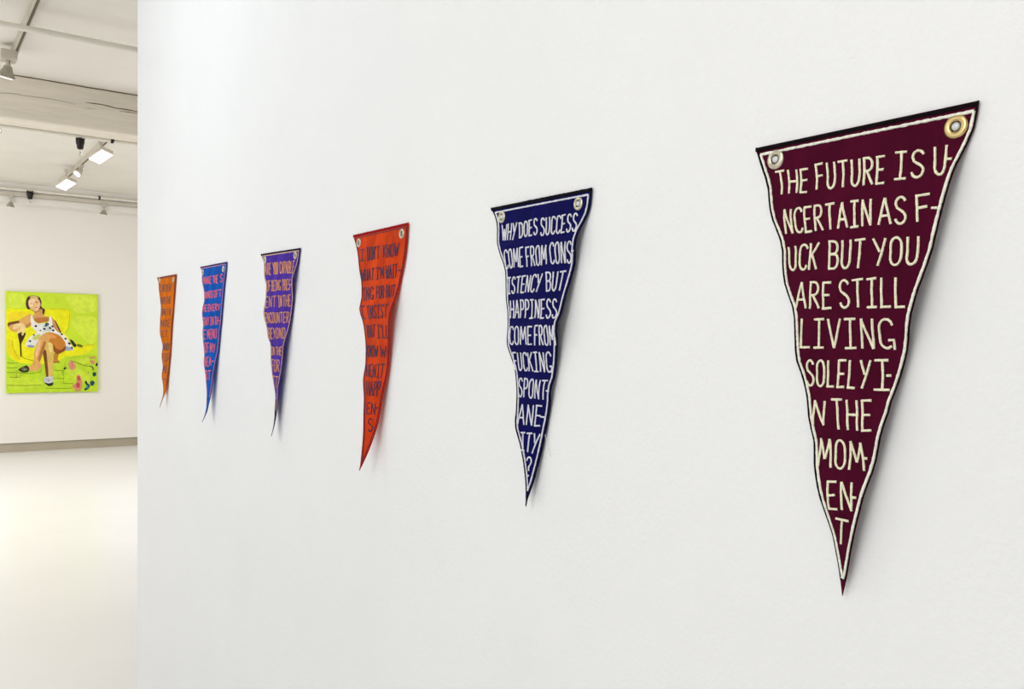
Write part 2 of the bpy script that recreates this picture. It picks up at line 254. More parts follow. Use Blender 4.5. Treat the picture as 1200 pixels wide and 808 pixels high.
   ('WHY',[[0.071,0.066],[0.253,0.0669],[0.257,0.1253],[0.081,0.1195]]),
   ('DOES',[[0.278,0.071],[0.484,0.0645],[0.536,0.1187],[0.317,0.1207]]),
   ('SUCCESS',[[0.523,0.0675],[0.897,0.0695],[0.97,0.1263],[0.585,0.1257]]),
   ('COME',[[0.084,0.1539],[0.368,0.1542],[0.311,0.2163],[0.02,0.2165]]),
   ('FROM',[[0.403,0.1555],[0.675,0.1569],[0.646,0.2174],[0.367,0.2191]]),
   ('CONS',[[0.71,0.1529],[0.955,0.1559],[0.957,0.2203],[0.701,0.2168]]),
   ('-',[[0.961,0.1767],[0.986,0.1774],[0.984,0.1923],[0.958,0.1916]]),
   ('ISTENCY',[[0.045,0.2491],[0.603,0.246],[0.589,0.3027],[0.043,0.3029]]),
   ('BUT',[[0.645,0.2428],[0.916,0.2434],[0.923,0.303],[0.704,0.3028]]),
   ('HAPPINESS',[[0.09,0.3259],[0.886,0.3296],[0.95,0.3893],[0.067,0.386]]),
   ('COME',[[0.061,0.4139],[0.55,0.4146],[0.547,0.4722],[0.076,0.4742]]),
   ('FROM',[[0.606,0.4119],[0.947,0.411],[0.977,0.4722],[0.596,0.4739]]),
   ('FUCKING',[[0.087,0.5012],[0.893,0.4943],[0.94,0.5594],[-0.014,0.5593]]),
   ('SPONT',[[0.11,0.5853],[0.878,0.586],[0.874,0.6474],[0.071,0.647]]),
   ('-',[[0.876,0.6093],[0.946,0.6095],[0.963,0.6275],[0.891,0.6273]]),
   ('ANE',[[0.117,0.6716],[0.793,0.6685],[0.809,0.7346],[0.106,0.7364]]),
   ('-',[[0.759,0.694],[0.892,0.695],[0.917,0.7142],[0.782,0.7132]]),
   ('ITY',[[0.188,0.762],[0.839,0.7589],[0.711,0.8261],[0.05,0.8208]]),
   ('?',[[0.273,0.8417],[0.584,0.8386],[0.592,0.9015],[0.212,0.9042]]),
  ]),
 6: dict(
  L=[[0.68287,1.8352,0.0032],[0.67796,1.82259,0.0032],[0.67308,1.80999,0.0032],[0.66778,1.79738,0.0032],[0.66354,1.78477,0.0032],[0.66213,1.77217,0.0032],[0.66009,1.75956,0.0032],[0.65606,1.74696,0.0032],[0.64967,1.73435,0.0032],[0.64403,1.72175,0.0032],[0.64101,1.70914,0.0032],[0.64062,1.69653,0.0032],[0.63929,1.68393,0.0032],[0.63661,1.67132,0.0032],[0.63138,1.65872,0.0032],[0.62556,1.64611,0.0032],[0.62254,1.6335,0.0032],[0.62163,1.6209,0.0032],[0.62077,1.60829,0.00336],[0.61812,1.59569,0.00592],[0.61478,1.58308,0.00729],[0.61092,1.57047,0.00421],[0.607,1.55787,0.0032],[0.60331,1.54526,0.0032],[0.60099,1.53266,0.00388],[0.59784,1.52005,0.00601],[0.59436,1.50744,0.00604],[0.59096,1.49484,0.00518],[0.58755,1.48223,0.00894],[0.58415,1.46963,0.0132],[0.58075,1.45702,0.01508],[0.57734,1.44441,0.01575],[0.57394,1.43181,0.01452],[0.57053,1.4192,0.01138],[0.56713,1.4066,0.00802],[0.56373,1.39399,0.00514],[0.56032,1.38138,0.00514],[0.55692,1.36878,0.00539],[0.55351,1.35617,0.00616],[0.55011,1.34357,0.00771],[0.5467,1.33096,0.0096]],
  R=[[0.42064,1.83482,0.0032],[0.42224,1.82222,0.0032],[0.42455,1.80963,0.0032],[0.42954,1.79703,0.00368],[0.43361,1.78443,0.00768],[0.43643,1.77184,0.01374],[0.43955,1.75924,0.0157],[0.4427,1.74664,0.0162],[0.44585,1.73405,0.01621],[0.449,1.72145,0.01595],[0.45216,1.70885,0.01517],[0.45531,1.69626,0.01424],[0.45846,1.68366,0.01581],[0.46161,1.67107,0.01811],[0.46476,1.65847,0.02072],[0.46791,1.64587,0.02148],[0.47106,1.63328,0.02149],[0.47422,1.62068,0.01855],[0.47737,1.60808,0.01339],[0.48052,1.59549,0.01007],[0.48367,1.58289,0.00967],[0.48682,1.57029,0.01004],[0.48997,1.5577,0.01186],[0.49313,1.5451,0.01491],[0.49628,1.5325,0.01478],[0.49943,1.51991,0.01716],[0.50258,1.50731,0.01741],[0.50573,1.49471,0.01547],[0.50888,1.48212,0.01374],[0.51204,1.46952,0.01442],[0.51519,1.45693,0.01743],[0.51834,1.44433,0.01931],[0.52149,1.43173,0.01928],[0.52464,1.41914,0.01908],[0.52779,1.40654,0.01851],[0.53095,1.39394,0.0173],[0.5341,1.38135,0.01563],[0.53725,1.36875,0.01366],[0.5404,1.35615,0.01144],[0.54355,1.34356,0.01005],[0.5467,1.33096,0.0096]],
  grom=[[0.09, 0.0361], [0.927, 0.0408]],
  text=[
   ('THE',[[0.073,0.0637],[0.257,0.0718],[0.254,0.125],[0.066,0.1191]]),
   ('FUTURE',[[0.296,0.0651],[0.647,0.074],[0.683,0.133],[0.307,0.1236]]),
   ('IS',[[0.693,0.0707],[0.823,0.0758],[0.87,0.1323],[0.731,0.1292]]),
   ('U',[[0.861,0.0739],[0.918,0.0743],[0.967,0.1344],[0.915,0.1311]]),
   ('-',[[0.936,0.0976],[0.959,0.0976],[0.973,0.1102],[0.947,0.1084]]),
   ('NCERTAIN',[[0.101,0.1559],[0.629,0.1619],[0.629,0.2161],[0.063,0.2115]]),
   ('AS',[[0.67,0.1633],[0.808,0.1666],[0.825,0.2196],[0.672,0.2169]]),
   ('F',[[0.856,0.1683],[0.921,0.1677],[0.95,0.2189],[0.879,0.2193]]),
   ('-',[[0.942,0.1905],[0.971,0.191],[0.978,0.2017],[0.948,0.2003]]),
   ('UCK',[[0.056,0.242],[0.294,0.2387],[0.273,0.2977],[0.063,0.2947]]),
   ('BUT',[[0.359,0.2391],[0.599,0.2419],[0.607,0.3017],[0.366,0.2989]]),
   ('YOU',[[0.646,0.2435],[0.912,0.2474],[0.938,0.3023],[0.672,0.2996]]),
   ('ARE',[[0.118,0.323],[0.39,0.328],[0.37,0.3849],[0.036,0.3822]]),
   ('STILL',[[0.448,0.3254],[0.891,0.3264],[0.946,0.3859],[0.444,0.3837]]),
   ('LIVING',[[0.079,0.4055],[0.879,0.4091],[0.914,0.4688],[0.059,0.4697]]),
   ('SOLELY',[[0.114,0.4979],[0.722,0.4935],[0.724,0.5531],[0.038,0.5543]]),
   ('I',[[0.758,0.4933],[0.87,0.4924],[0.943,0.5538],[0.793,0.5539]]),
   ('-',[[0.872,0.5178],[0.912,0.5174],[0.925,0.5295],[0.883,0.53]]),
   ('N',[[0.112,0.5852],[0.258,0.5849],[0.239,0.6376],[0.054,0.64]]),
   ('THE',[[0.334,0.5801],[0.796,0.5769],[0.872,0.6388],[0.374,0.6444]]),
   ('MOM',[[0.125,0.6674],[0.773,0.6651],[0.866,0.7241],[0.083,0.7287]]),
   ('-',[[0.792,0.692],[0.866,0.6915],[0.88,0.7031],[0.805,0.7036]]),
   ('EN',[[0.254,0.757],[0.733,0.75],[0.831,0.8095],[0.188,0.8164]]),
   ('-',[[0.764,0.7757],[0.856,0.7748],[0.877,0.7864],[0.778,0.7873]]),
   ('T',[[0.371,0.8335],[0.773,0.8329],[0.758,0.8841],[0.176,0.8926]]),
  ]),
}
PAINT_STROKES = [
 ((217,238,72),0,[(0.034,1.347),(0.197,1.342),(0.234,1.248),(0.215,1.167),(0.034,1.159)]),
 ((219,239,74),0,[(0.723,1.345),(1.085,1.345),(1.103,1.147),(0.867,1.105),(0.777,1.214)]),
 ((203,230,52),0,[(0.451,1.33),(0.686,1.333),(0.65,1.229),(0.469,1.24)]),
 ((218,239,70),0,[(0.831,1.052),(1.103,1.043),(1.103,0.729),(1.012,0.685),(0.795,0.927)]),
 ((242,238,16),0,[(0.005,1.118),(0.125,1.139),(0.469,1.155),(0.768,1.152),(0.762,0.926),(0.708,0.832),(0.795,0.721),(0.94,0.662),(1.085,0.67),(1.067,0.623),(0.94,0.517),(0.65,0.452),(0.433,0.389),(0.161,0.411),(0.053,0.475),(0.005,0.623)]),
 ((244,228,26),0,[(0.016,0.742),(0.071,0.724),(0.08,0.605),(0.161,0.467),(0.143,0.437),(0.034,0.525),(0.007,0.623)]),
 ((246,222,40),0,[(0.034,1.08),(0.215,1.097),(0.234,1.058),(0.034,0.961)]),
 ((244,236,24),0,[(0.197,0.597),(0.288,0.629),(0.415,0.571),(0.397,0.449),(0.252,0.468),(0.179,0.507)]),
 ((192,224,44),0,[(0.005,0.465),(0.161,0.407),(0.378,0.388),(0.56,0.42),(0.686,0.473),(0.741,0.498),(1.112,0.509),(1.112,0.017),(0.005,0.014)]),
 ((205,230,58),0,[(0.034,0.227),(0.378,0.187),(0.433,0.106),(0.143,0.048),(0.025,0.069)]),
 ((207,231,64),0,[(0.704,0.309),(0.867,0.33),(1.012,0.226),(0.994,0.122),(0.795,0.227)]),
 ((210,233,62),0,[(0.94,0.476),(1.012,0.476),(1.012,0.393),(0.867,0.423)]),
 ((112,146,20),0.0083,[(0.007,0.41),(0.075,0.404),(0.143,0.409)]),
 ((112,146,20),0.0083,[(0.007,0.346),(0.066,0.341),(0.125,0.345)]),
 ((112,146,20),0.0083,[(0.007,0.283),(0.062,0.277),(0.116,0.281)]),
 ((112,146,20),0.0083,[(0.034,0.218),(0.084,0.212),(0.134,0.215)]),
 ((112,146,20),0.0083,[(0.007,0.109),(0.211,0.101),(0.415,0.104)]),
 ((112,146,20),0.0083,[(0.469,0.061),(0.632,0.053),(0.795,0.056)]),
 ((112,146,20),0.0083,[(0.578,0.308),(0.627,0.302),(0.677,0.307)]),
 ((112,146,20),0.0083,[(0.56,0.196),(0.632,0.19),(0.704,0.194)]),
 ((112,146,20),0.0083,[(0.686,0.124),(0.75,0.118),(0.813,0.122)]),
 ((150,170,30),0.0045,[(0.523,1.149),(0.65,1.153),(0.77,1.152),(0.764,1.008),(0.75,0.884),(0.719,0.822)]),
 ((160,140,30),0.0045,[(0.071,0.714),(0.078,0.625),(0.116,0.526),(0.161,0.457)]),
 ((150,170,40),0.0045,[(0.913,0.649),(1.012,0.66),(1.085,0.666)]),
 ((150,180,40),0.0045,[(0.732,0.473),(0.867,0.491),(1.103,0.494)]),
 ((150,170,40),0.0045,[(0.723,0.463),(0.695,0.309),(0.686,0.124)]),
 ((60,34,22),0,[(0.139,0.815),(0.23,0.818),(0.212,0.747),(0.179,0.667),(0.183,0.507),(0.167,0.497),(0.158,0.666)]),
 ((110,70,20),0.0054,[(0.172,0.507),(0.225,0.467),(0.324,0.438),(0.4,0.419)]),
 ((190,130,48),0,[(0.56,0.532),(0.632,0.543),(0.618,0.462),(0.646,0.415),(0.551,0.414)]),
 ((110,60,28),0.0072,[(0.56,0.42),(0.646,0.413)]),
 ((74,48,34),0,[(0.234,1.238),(0.259,1.31),(0.328,1.331),(0.397,1.311),(0.422,1.242),(0.417,1.187),(0.445,1.154),(0.465,1.142),(0.451,1.073),(0.433,1.08),(0.415,1.136),(0.36,1.114),(0.297,1.141),(0.259,1.137),(0.237,1.178)]),
 ((228,174,96),0,[(0.288,1.078),(0.328,1.032),(0.297,0.96),(0.27,0.909),(0.197,0.891),(0.125,0.829),(0.063,0.839),(0.02,0.897),(0.024,0.948),(0.129,0.98),(0.225,1.044)]),
 ((122,74,40),0,[(0.024,0.952),(0.139,0.98),(0.158,0.953),(0.053,0.922),(0.031,0.893)]),
 ((196,136,70),0,[(0.215,0.907),(0.297,0.97),(0.288,0.91),(0.234,0.884)]),
 ((240,212,152),0,[(0.092,0.931),(0.197,0.947),(0.23,0.892),(0.203,0.787),(0.181,0.79),(0.192,0.863),(0.158,0.814),(0.125,0.813),(0.141,0.873),(0.081,0.859)]),
 ((196,140,80),0.0045,[(0.158,0.905),(0.15,0.855)]),
 ((216,160,96),0,[(0.335,1.12),(0.426,1.149),(0.44,1.068),(0.516,1.039),(0.541,0.995),(0.469,0.972),(0.351,0.976),(0.299,1.047),(0.335,1.068)]),
 ((190,122,56),0,[(0.342,1.02),(0.502,1.035),(0.516,0.99),(0.393,0.954),(0.339,0.98)]),
 ((236,194,142),0,[(0.263,1.246),(0.292,1.287),(0.353,1.303),(0.393,1.268),(0.411,1.207),(0.389,1.147),(0.355,1.109),(0.308,1.131),(0.272,1.174)]),
 ((250,216,170),0,[(0.273,1.25),(0.299,1.28),(0.339,1.29),(0.335,1.213),(0.299,1.171),(0.277,1.194)]),
 ((214,186,110),0,[(0.281,1.311),(0.339,1.328),(0.389,1.304),(0.353,1.29),(0.299,1.286)]),
 ((230,168,124),0,[(0.342,1.254),(0.389,1.26),(0.386,1.224),(0.35,1.214)]),
 ((120,70,50),0.0054,[(0.284,1.215),(0.299,1.219),(0.313,1.216)]),
 ((120,70,50),0.0054,[(0.346,1.234),(0.364,1.241),(0.382,1.24)]),
 ((170,110,80),0.0045,[(0.331,1.229),(0.328,1.193),(0.339,1.185)]),
 ((190,80,70),0.0072,[(0.339,1.159),(0.357,1.17),(0.375,1.173)]),
 ((110,60,34),0.0072,[(0.299,1.131),(0.357,1.101),(0.415,1.14)]),
 ((206,152,92),0,[(0.531,1.04),(0.581,0.997),(0.621,0.921),(0.654,0.83),(0.607,0.843),(0.552,0.927)]),
 ((100,58,30),0,[(0.578,1.001),(0.607,0.965),(0.665,0.83),(0.643,0.836)]),
 ((236,236,230),0,[(0.295,1.054),(0.31,1.059),(0.328,0.987),(0.389,0.945),(0.502,0.97),(0.52,1.052),(0.534,1.048),(0.552,0.992),(0.56,0.915),(0.614,0.843),(0.695,0.805),(0.732,0.761),(0.799,0.639),(0.813,0.59),(0.723,0.58),(0.701,0.657),(0.541,0.827),(0.455,0.814),(0.429,0.728),(0.328,0.641),(0.237,0.632),(0.23,0.668),(0.284,0.765),(0.364,0.822),(0.313,0.886),(0.288,0.986)]),
 ((203,206,108),0,[(0.31,0.758),(0.393,0.808),(0.418,0.756),(0.346,0.718)]),
 ((150,158,190),0,[(0.248,0.652),(0.328,0.646),(0.328,0.617),(0.263,0.624)]),
 ((160,166,196),0,[(0.704,0.637),(0.777,0.628),(0.809,0.594),(0.723,0.58)]),
 ((210,214,214),0,[(0.433,0.923),(0.523,0.918),(0.551,0.858),(0.469,0.845)]),
 ((30,34,38),0,[(0.335,0.911),(0.345,0.926),(0.364,0.923),(0.368,0.907),(0.353,0.897)]),
 ((30,34,38),0,[(0.438,0.874),(0.448,0.889),(0.468,0.886),(0.471,0.87),(0.456,0.86)]),
 ((54,104,100),0,[(0.462,0.94),(0.477,0.963),(0.507,0.958),(0.512,0.933),(0.49,0.918)]),
 ((24,50,48),0,[(0.458,0.919),(0.467,0.933),(0.484,0.93),(0.487,0.916),(0.474,0.907)]),
 ((48,72,56),0,[(0.507,0.889),(0.517,0.904),(0.536,0.901),(0.54,0.884),(0.525,0.875)]),
 ((30,34,38),0,[(0.54,0.912),(0.548,0.925),(0.566,0.923),(0.569,0.908),(0.556,0.9)]),
 ((48,90,70),0,[(0.264,0.704),(0.274,0.719),(0.294,0.716),(0.297,0.7),(0.282,0.69)]),
 ((26,30,34),0,[(0.547,0.857),(0.557,0.872),(0.576,0.869),(0.579,0.853),(0.565,0.843)]),
 ((60,84,50),0,[(0.315,0.79),(0.323,0.801),(0.338,0.799),(0.34,0.786),(0.329,0.779)]),
 ((30,34,38),0,[(0.699,0.743),(0.709,0.758),(0.728,0.755),(0.732,0.739),(0.717,0.729)]),
 ((40,44,54),0,[(0.744,0.679),(0.755,0.695),(0.777,0.692),(0.78,0.673),(0.764,0.663)]),
 ((60,60,90),0,[(0.78,0.618),(0.789,0.631),(0.807,0.628),(0.809,0.613),(0.796,0.605)]),
 ((60,70,70),0,[(0.395,0.853),(0.401,0.863),(0.414,0.861),(0.417,0.85),(0.407,0.843)]),
 ((40,44,44),0,[(0.654,0.804),(0.662,0.817),(0.68,0.814),(0.683,0.799),(0.67,0.791)]),
 ((222,188,98),0,[(0.473,0.689),(0.532,0.719),(0.57,0.679),(0.574,0.553),(0.56,0.39),(0.554,0.217),(0.502,0.207),(0.494,0.389),(0.465,0.551)]),
 ((120,70,36),0,[(0.436,0.571),(0.476,0.58),(0.494,0.389),(0.503,0.217),(0.476,0.217),(0.458,0.389)]),
 ((240,214,130),0,[(0.502,0.673),(0.551,0.685),(0.551,0.573),(0.523,0.552)]),
 ((204,130,44),0,[(0.455,0.81),(0.545,0.829),(0.65,0.783),(0.712,0.694),(0.712,0.612),(0.657,0.554),(0.599,0.574),(0.56,0.667),(0.473,0.729)]),
 ((142,76,28),0,[(0.563,0.675),(0.599,0.61),(0.665,0.591),(0.715,0.645),(0.708,0.58),(0.621,0.529),(0.57,0.569)]),
 ((232,160,80),0,[(0.469,0.806),(0.541,0.817),(0.599,0.773),(0.578,0.748),(0.505,0.767)]),
 ((226,170,98),0,[(0.465,0.814),(0.531,0.759),(0.491,0.689),(0.445,0.571),(0.404,0.429),(0.418,0.352),(0.36,0.304),(0.273,0.303),(0.252,0.335),(0.328,0.428),(0.331,0.549),(0.368,0.687),(0.415,0.781)]),
 ((182,116,58),0,[(0.473,0.701),(0.447,0.571),(0.4,0.429),(0.378,0.469),(0.418,0.611),(0.444,0.692)]),
 ((240,196,140),0,[(0.371,0.671),(0.407,0.732),(0.4,0.611),(0.36,0.489),(0.342,0.509)]),
 ((50,58,30),0,[(0.139,0.315),(0.194,0.359),(0.244,0.375),(0.273,0.332),(0.259,0.287),(0.197,0.279)]),
 ((206,206,150),0.0054,[(0.179,0.327),(0.215,0.307),(0.244,0.327)]),
 ((206,206,150),0.0054,[(0.197,0.347),(0.225,0.323)]),
 ((120,130,40),0.0063,[(0.114,0.307),(0.129,0.277),(0.27,0.263),(0.411,0.284)]),
 ((120,130,40),0.0063,[(0.121,0.271),(0.114,0.227),(0.161,0.207),(0.172,0.247)]),
 ((120,130,40),0.0054,[(0.418,0.338),(0.411,0.284)]),
 ((208,208,214),0,[(0.455,0.207),(0.549,0.223),(0.567,0.154),(0.552,0.113),(0.476,0.114),(0.444,0.162)]),
 ((38,40,34),0,[(0.451,0.142),(0.505,0.126),(0.563,0.141),(0.552,0.097),(0.502,0.089)]),
 ((90,90,100),0.0054,[(0.469,0.187),(0.505,0.162),(0.541,0.186)]),
 ((90,90,100),0.0054,[(0.502,0.207),(0.509,0.146)]),
 ((40,50,24),0,[(0.766,0.737),(0.809,0.717),(0.853,0.656),(0.838,0.627),(0.806,0.651)]),
 ((96,116,34),0,[(0.857,0.673),(0.918,0.662),(0.933,0.629),(0.871,0.636)]),
 ((226,148,122),0,[(0.752,0.408),(0.791,0.445),(0.828,0.4),(0.846,0.342),(0.799,0.305),(0.762,0.346)]),
 ((190,70,70),0.0054,[(0.795,0.422),(0.802,0.35)]),
 ((224,140,116),0,[(0.802,0.099),(0.849,0.123),(0.857,0.227),(0.893,0.235),(0.922,0.14),(0.904,0.036),(0.842,0.024)]),
 ((204,80,76),0,[(0.86,0.216),(0.893,0.222),(0.9,0.169),(0.871,0.16)]),
 ((204,80,76),0,[(0.853,0.123),(0.895,0.123),(0.886,0.057),(0.849,0.07)]),
 ((222,146,112),0,[(1.016,0.489),(1.085,0.49),(1.087,0.471),(1.02,0.47)]),
 ((222,140,112),0,[(1.023,0.443),(1.085,0.436),(1.077,0.389),(1.045,0.398)]),
 ((20,60,72),0,[(0.958,0.135),(0.976,0.16),(0.994,0.118),(1.023,0.097),(1.005,0.043),(0.965,0.019),(0.951,0.04),(0.983,0.077)]),
 ((70,150,150),0,[(0.983,0.089),(1.005,0.093),(0.998,0.052),(0.98,0.048)]),
 ((26,70,100),0,[(1.027,0.139),(1.059,0.16),(1.085,0.126),(1.059,0.084),(1.034,0.093)]),
 ((24,64,88),0,[(1.056,0.264),(1.096,0.277),(1.106,0.235),(1.07,0.214)]),
 ((18,34,50),0,[(1.099,0.39),(1.121,0.415),(1.125,0.373),(1.103,0.36)]),
 ((110,120,60),0.0072,[(0.795,0.433),(0.867,0.409),(0.94,0.372),(1.027,0.36)]),
 ((20,56,66),0.0127,[(1.023,0.364),(1.059,0.348),(1.07,0.302)]),
 ((26,60,50),0,[(0.69,0.333),(0.719,0.354),(0.723,0.329),(0.697,0.313)]),
 ((120,150,40),0.0054,[(0.683,0.309),(0.679,0.227)]),
 ((80,100,40),0.0054,[(1.001,0.285),(1.009,0.264)]),
 ((200,110,90),0.0072,[(0.831,0.016),(0.913,0.015)]),
]

# ------------------------------------------------------------------ materials of the rooms
M_WALL = material('white_wall_paint', rgb(239, 240, 242), rough=0.62, bump=0.0012, bump_scale=140.0, var=0.012, var_scale=3.0, spec=0.3)
M_WALL2 = material('warm_white_wall_paint', rgb(244, 240, 233), rough=0.65, bump=0.0008, bump_scale=90.0, spec=0.3)
M_CEIL = material('ceiling_paint', rgb(240, 235, 226), rough=0.8, bump=0.004, bump_scale=5.0, var=0.03, var_scale=2.0, spec=0.2)
M_BEAM = material('painted_timber', rgb(236, 228, 212), rough=0.75, bump=0.006, bump_scale=14.0, var=0.06, var_scale=9.0, stretch=(0.25, 1, 3), spec=0.2)
M_FLOOR = material('white_floor_paint', rgb(243, 243, 243), rough=0.28, bump=0.0006, bump_scale=9.0, var=0.015, var_scale=1.2, spec=0.4)
M_BASE = material('grey_base', rgb(178, 168, 148), rough=0.7, var=0.04, var_scale=4.0)
M_CRACK = material('dark_crack', rgb(128, 106, 80), rough=0.9)
M_CRACK2 = material('pale_crack', rgb(180, 168, 148), rough=0.9)
M_PIPE = material('painted_pipe', rgb(238, 232, 220), rough=0.5, var=0.03, var_scale=6.0)
M_TRACK = material('track_metal', rgb(205, 198, 184), rough=0.45, metal=0.1, var=0.04, var_scale=9.0)
M_SLOT = material('track_slot', rgb(95, 84, 68), rough=0.7)
M_LAMPW = material('lamp_white', rgb(206, 198, 184), rough=0.45, var=0.04, var_scale=20.0)
M_LAMPG = material('lamp_grey', rgb(172, 165, 150), rough=0.45, metal=0.3, var=0.05, var_scale=20.0)
M_BLACK = material('black_metal', rgb(22, 19, 17), rough=0.45, metal=0.2, var=0.1, var_scale=30.0)
M_CHROME = material('chrome', rgb(200, 198, 192), rough=0.25, metal=1.0, var=0.05, var_scale=30.0)
M_GLOW = material('lit_diffuser', rgb(255, 252, 244), rough=0.4, emit=(1, 0.97, 0.9, 1), emit_strength=3.0)
M_LENS = material('lit_lens', rgb(255, 252, 240), rough=0.3, emit=(1, 0.96, 0.86, 1), emit_strength=1.6)

# ------------------------------------------------------------------ the setting
H = 3.6
XW, YE = 0.84, 3.962          # pennant wall face and its far end
YB, YM = 13.47, 13.2          # back wall face, bulkhead face
def structure(name, bm, mat, smooth=False):
    return tag(mesh_object(name, bm, mat, None, smooth), kind='structure')
bm = bmesh.new(); box(bm, (XW, -3.0, 0), (XW+0.16, YE, H))
es = [e for e in bm.edges if all(abs(v.co.y-YE) < 1e-4 for v in e.verts) and abs(e.verts[0].co.z-e.verts[1].co.z) > 1]
bmesh.ops.bevel(bm, geom=es, offset=0.012, segments=4, affect='EDGES', profile=0.5)
structure('wall_right', bm, M_WALL)
bm = bmesh.new(); box(bm, (-5.2, YB, 0.126), (6.2, YB+0.15, H)); structure('wall_back', bm, M_WALL2)
bm = bmesh.new(); box(bm, (-5.2, YB+0.03, 0), (6.2, YB+0.15, 0.126)); structure('baseboard_back', bm, M_BASE)
bm = bmesh.new(); box(bm, (-5.2, -3.2, 0), (-5.0, YB, H)); structure('wall_left', bm, M_WALL2)
bm = bmesh.new(); box(bm, (6.0, -3.2, 0), (6.2, YB, H)); structure('wall_far_right', bm, M_WALL2)
bm = bmesh.new(); box(bm, (-5.2, -3.2, 0), (6.2, -3.0, H)); structure('wall_front', bm, M_WALL2)
bm = bmesh.new(); box(bm, (-5.2, -3.2, -0.12), (6.2, YB+0.15, 0)); structure('floor', bm, M_FLOOR)
bm = bmesh.new(); box(bm, (-5.2, -3.2, H), (6.2, YB+0.15, H+0.12)); structure('ceiling', bm, M_CEIL)
bm = bmesh.new(); box(bm, (-5.0, YM, 3.345), (6.0, YB, H)); structure('trim_1', bm, M_WALL2)

def ribbon_xz(bm, pts, w, y, mat=0):
    prev = None
    for k, (x, z) in enumerate(pts):
        t = w*(0.25 if k in (0, len(pts)-1) else random.uniform(0.6, 1.0))
        a = bm.verts.new((x, y, z-t/2)); b = bm.verts.new((x, y, z+t/2))
        if prev:
            f = bm.faces.new((prev[0], a, b, prev[1])); f.material_index = mat
        prev = (a, b)
# timber beam with checks in its near face and an open joint under the ceiling
beam = tag(bpy.data.objects.new('ceiling_beam', None), kind='structure'); COL.objects.link(beam)
bm = bmesh.new(); box(bm, (-5.0, 7.72, 3.262), (6.0, 7.99, H), 0.012); mesh_object('beam_timber', bm, M_BEAM, beam)
bm = bmesh.new()
ribbon_xz(bm, [(1.247,3.472),(1.31,3.473),(1.36,3.475),(1.418,3.47),(1.476,3.463),(1.554,3.465),(1.7,3.461)], 0.012, 7.7185, 0)
ribbon_xz(bm, [(1.502,3.443),(1.567,3.447),(1.72,3.447)], 0.009, 7.7185, 0)
ribbon_xz(bm, [(0.4,3.44),(0.656,3.442),(0.735,3.453),(0.815,3.451),(0.909,3.454),(1.004,3.457),(1.088,3.452),(1.185,3.442)], 0.007, 7.7185, 1)
ribbon_xz(bm, [(1.229,3.432),(1.279,3.43),(1.329,3.433)], 0.006, 7.7185, 1)
ribbon_xz(bm, [(-5+0.11*k, 3.594+random.uniform(-.002, .002)) for k in range(100)], 0.009, 7.7185, 0)
mesh_object('crack', bm, [M_CRACK, M_CRACK2], beam)

# ------------------------------------------------------------------ pennants
PAL = {
 1: dict(word='orange', fab=rgb(246,134,12), txt=rgb(128,66,46), bor=rgb(150,66,24), edge=rgb(134,52,18), var=.16),
 2: dict(word='bright blue', fab=rgb(22,106,212), txt=rgb(226,92,112), bor=rgb(190,130,176), edge=rgb(52,34,92), var=.2),
 3: dict(word='violet', fab=rgb(98,64,192), txt=rgb(206,136,88), bor=rgb(206,170,150), edge=rgb(40,22,44), var=.2),
 4: dict(word='orange-red', fab=rgb(255,78,10), txt=rgb(66,16,60), bor=rgb(112,18,48), edge=rgb(150,14,22), var=.3),  # raised var paints crinkle highlights and dark folds into the cloth colour
 5: dict(word='navy blue', fab=rgb(16,16,88), txt=rgb(226,226,236), bor=rgb(222,222,232), edge=rgb(4,4,14), var=.18),
 6: dict(word='maroon', fab=rgb(80,8,40), txt=rgb(240,236,206), bor=rgb(238,236,224), edge=rgb(8,2,5), var=.16),
}
DESC = {
 6: 'large maroon triangular pennant with cream embroidered lettering, nearest on the white wall',
 5: 'navy blue triangular pennant with white embroidered lettering, hanging left of the maroon pennant',
 4: 'orange-red triangular pennant with thin dark purple lettering, hanging left of the navy pennant',
 3: 'violet triangular pennant with tan lettering and a long dark curled tip on the white wall',
 2: 'bright blue triangular pennant with coral pink lettering, between the orange and violet pennants',
 1: 'small orange triangular pennant with brown lettering, farthest along the wall beside its end',
}
